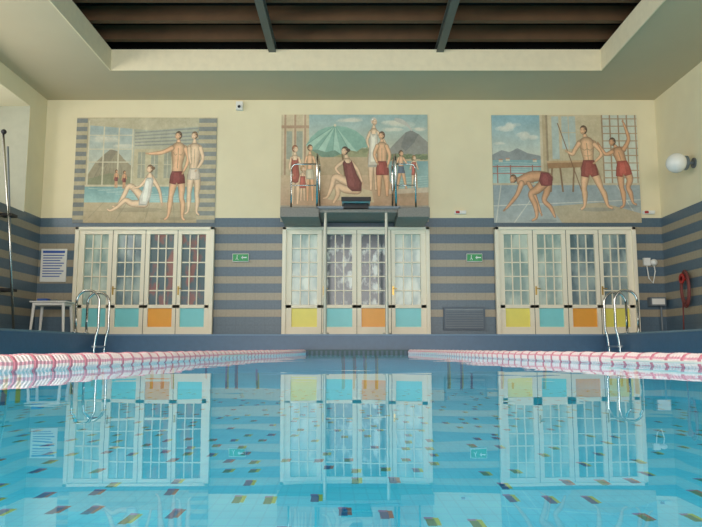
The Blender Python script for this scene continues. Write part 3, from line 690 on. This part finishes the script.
b.box(x0, x1, D-.03, D, z0, z1, 'white'); b.obj('panel', e, bevel=.005)
b = MB(); b.box(x0+.04, x1-.04, D-.034, D-.03, z1-.09, z1-.04, 'signb')
for i in range(9): b.box(x0+.05, x1-.05-(i % 3)*.04, D-.034, D-.03, z1-.15-i*.055, z1-.13-i*.055, 'signb')
b.obj('lettering', e)
def emlight(px, py):
    b = MB(); x, z = S(px, py); b.box(x-.12, x+.12, D-.07, D, z-.03, z+.04, 'white'); b.box(x-.10, x-.02, D-.08, D-.07, z-.02, z+.03, 'red'); b.box(x+.02, x+.1, D-.08, D-.07, z-.02, z+.03, 'globe'); b.obj('emergency_light')
emlight(460, 213); emlight(648, 213)
b = MB(); x, z = S(240, 107); b.box(x-.07, x+.07, D-.1, D, z-.09, z+.09, 'white'); b.tube([(x, D-.1, z-.02), (x, D-.14, z-.04)], .03, 'black', 10); b.obj('wall_sensor')
b = MB(); x, z = S(646, 262); b.box(x-.07, x+.07, D-.06, D, z-.08, z+.08, 'white'); b.sphere((x+.12, D-.1, z-.02), .07, 'white', 14, 8); b.tube([(x, D-.03, z-.08), (x+.02, D-.05, z-.35), (x+.10, D-.06, z-.45), (x+.16, D-.05, z-.2), (x+.12, D-.09, z-.06)], .012, 'white', 8); b.obj('wall_telephone')
e = empty('globe_wall_lamp'); b = MB(); c = (XR-.34, 12.7, SZ(163, 12.7))
b.sphere(c, .19, 'globe', 24, 16); b.obj('globe', e, smooth=True)
b = MB(); b.tube([(c[0]+.13, c[1], c[2]), (c[0]+.19, c[1], c[2])], .14, 'grey', 20); b.tube([(c[0]+.19, c[1], c[2]), (XR, c[1], c[2])], .03, 'grey', 10); b.tube([(XR-.02, c[1], c[2]), (XR, c[1], c[2])], .1, 'grey', 16); b.obj('bracket', e)
# hose reel & cabinet on the right wall
e = empty('hose_reel'); b = MB(); hy, hz = 13.2, 1.35
for i in range(5):
    r = .17+.022*i; pts = [(XR-.07-.012*(i % 2), hy+r*.7*math.cos(a), hz-.1+r*1.4*math.sin(a)) for a in [2*math.pi*j/24 for j in range(25)]]
    b.tube(pts, .014, 'hose', 8, caps=False)
b.tube([(XR-.08, hy+.1, hz-.3), (XR-.10, hy+.1, DECK)], .014, 'hose', 8); b.obj('hose', e, smooth=True)
b = MB(); b.tube([(XR, hy, hz+.1), (XR-.14, hy, hz+.1)], .04, 'red', 12); b.tube([(XR-.12, hy, hz+.1), (XR-.14, hy, hz+.1)], .1, 'red', 16); b.obj('hook', e)
b = MB(); x, z = S(655, 302); b.box(x-.16, x+.16, D-.16, D, z-.09, z+.09, 'grey'); b.box(x-.13, x+.13, D-.17, D-.16, z-.06, z+.06, 'white'); b.tube([(x+.1, D-.05, DECK), (x+.1, D-.05, z-.09)], .02, 'grey', 8); b.obj('control_box')
# white plastic bench table
e = empty('plastic_side_table'); b = MB(); x0, x1 = SX(33, 315, 13.55), SX(69, 315, 13.55); y0, y1 = 13.35, 13.85; zt = DECK+.66
b.box(x0, x1, y0, y1, zt-.035, zt, 'white'); b.box(x0+.04, x1-.04, y0+.04, y1-.04, zt-.09, zt-.035, 'white'); b.obj('top', e, bevel=.015)
b = MB()
for (x, s) in ((x0+.07, -1), (x1-.07, 1)):
    for (y, t) in ((y0+.07, -1), (y1-.07, 1)): b.tube([(x, y, zt-.04), (x+s*.04, y+t*.03, DECK)], [.032, .022], 'white', 10)
b.obj('legs', e)
b = MB(); b.box(x0+.1, x0+.3, y0+.12, y0+.3, zt, zt+.05, 'signb'); b.box(x0+.36, x0+.5, y0+.1, y0+.3, zt, zt+.03, 'grey'); b.obj('folded_towels', e)
# cleaning poles leaning on the left wall
e = empty('pool_cleaning_poles'); b = MB()
b.tube([(XL+.06, 12.35, 4.1), (XL+.22, 12.5, 2.2), (XL+.36, 12.6, DECK)], .022, 'chrome', 10)
b.tube([(XL+.06, 12.55, 3.9), (XL+.16, 12.65, 2.2), (XL+.28, 12.75, DECK)], .018, 'grey', 10)
b.obj('poles', e, smooth=True)
b = MB(); b.sphere((XL+.07, 12.35, 4.12), .05, 'black', 12, 8); b.box(XL+.01, XL+.25, 12.45, 12.7, 2.55, 2.6, 'black'); b.box(XL+.01, XL+.3, 12.45, 12.75, 1.15, 1.2, 'black'); b.obj('brackets', e)

# ------------------------------------------------------------ light
w = bpy.data.worlds.new('daylight'); sc.world = w; w.use_nodes = True
bg = w.node_tree.nodes['Background']; bg.inputs[0].default_value = (1.0, 0.95, 0.92, 1); bg.inputs[1].default_value = 1.3
def area(name, loc, rot, sx, sy, pw, col):
    l = bpy.data.lights.new(name, 'AREA'); l.shape = 'RECTANGLE'; l.size = sx; l.size_y = sy; l.energy = pw; l.color = col
    o = bpy.data.objects.new(name, l); o.location = loc; o.rotation_euler = rot; sc.collection.objects.link(o)
area('rear_fill_light', (0, -4.5, 2.8), (math.radians(90), 0, 0), 12, 4.6, 980, (1, .95, .90))  # unseen fill added behind the camera to lighten the room; no glazing there
area('daylight_side_windows', (XL-1.15, 5.5, 3.9), (0, math.radians(-90), 0), 2.2, 11, 620, (1, .98, .94))
# ------------------------------------------------------------ camera
cam = bpy.data.cameras.new('camera'); cam.lens = F/702*36; cam.sensor_width = 36; cam.clip_start = .02
co = bpy.data.objects.new('camera', cam); co.location = (0, 0, H); co.rotation_euler = (math.radians(90)+TH, 0, 0)
sc.collection.objects.link(co); sc.camera = co
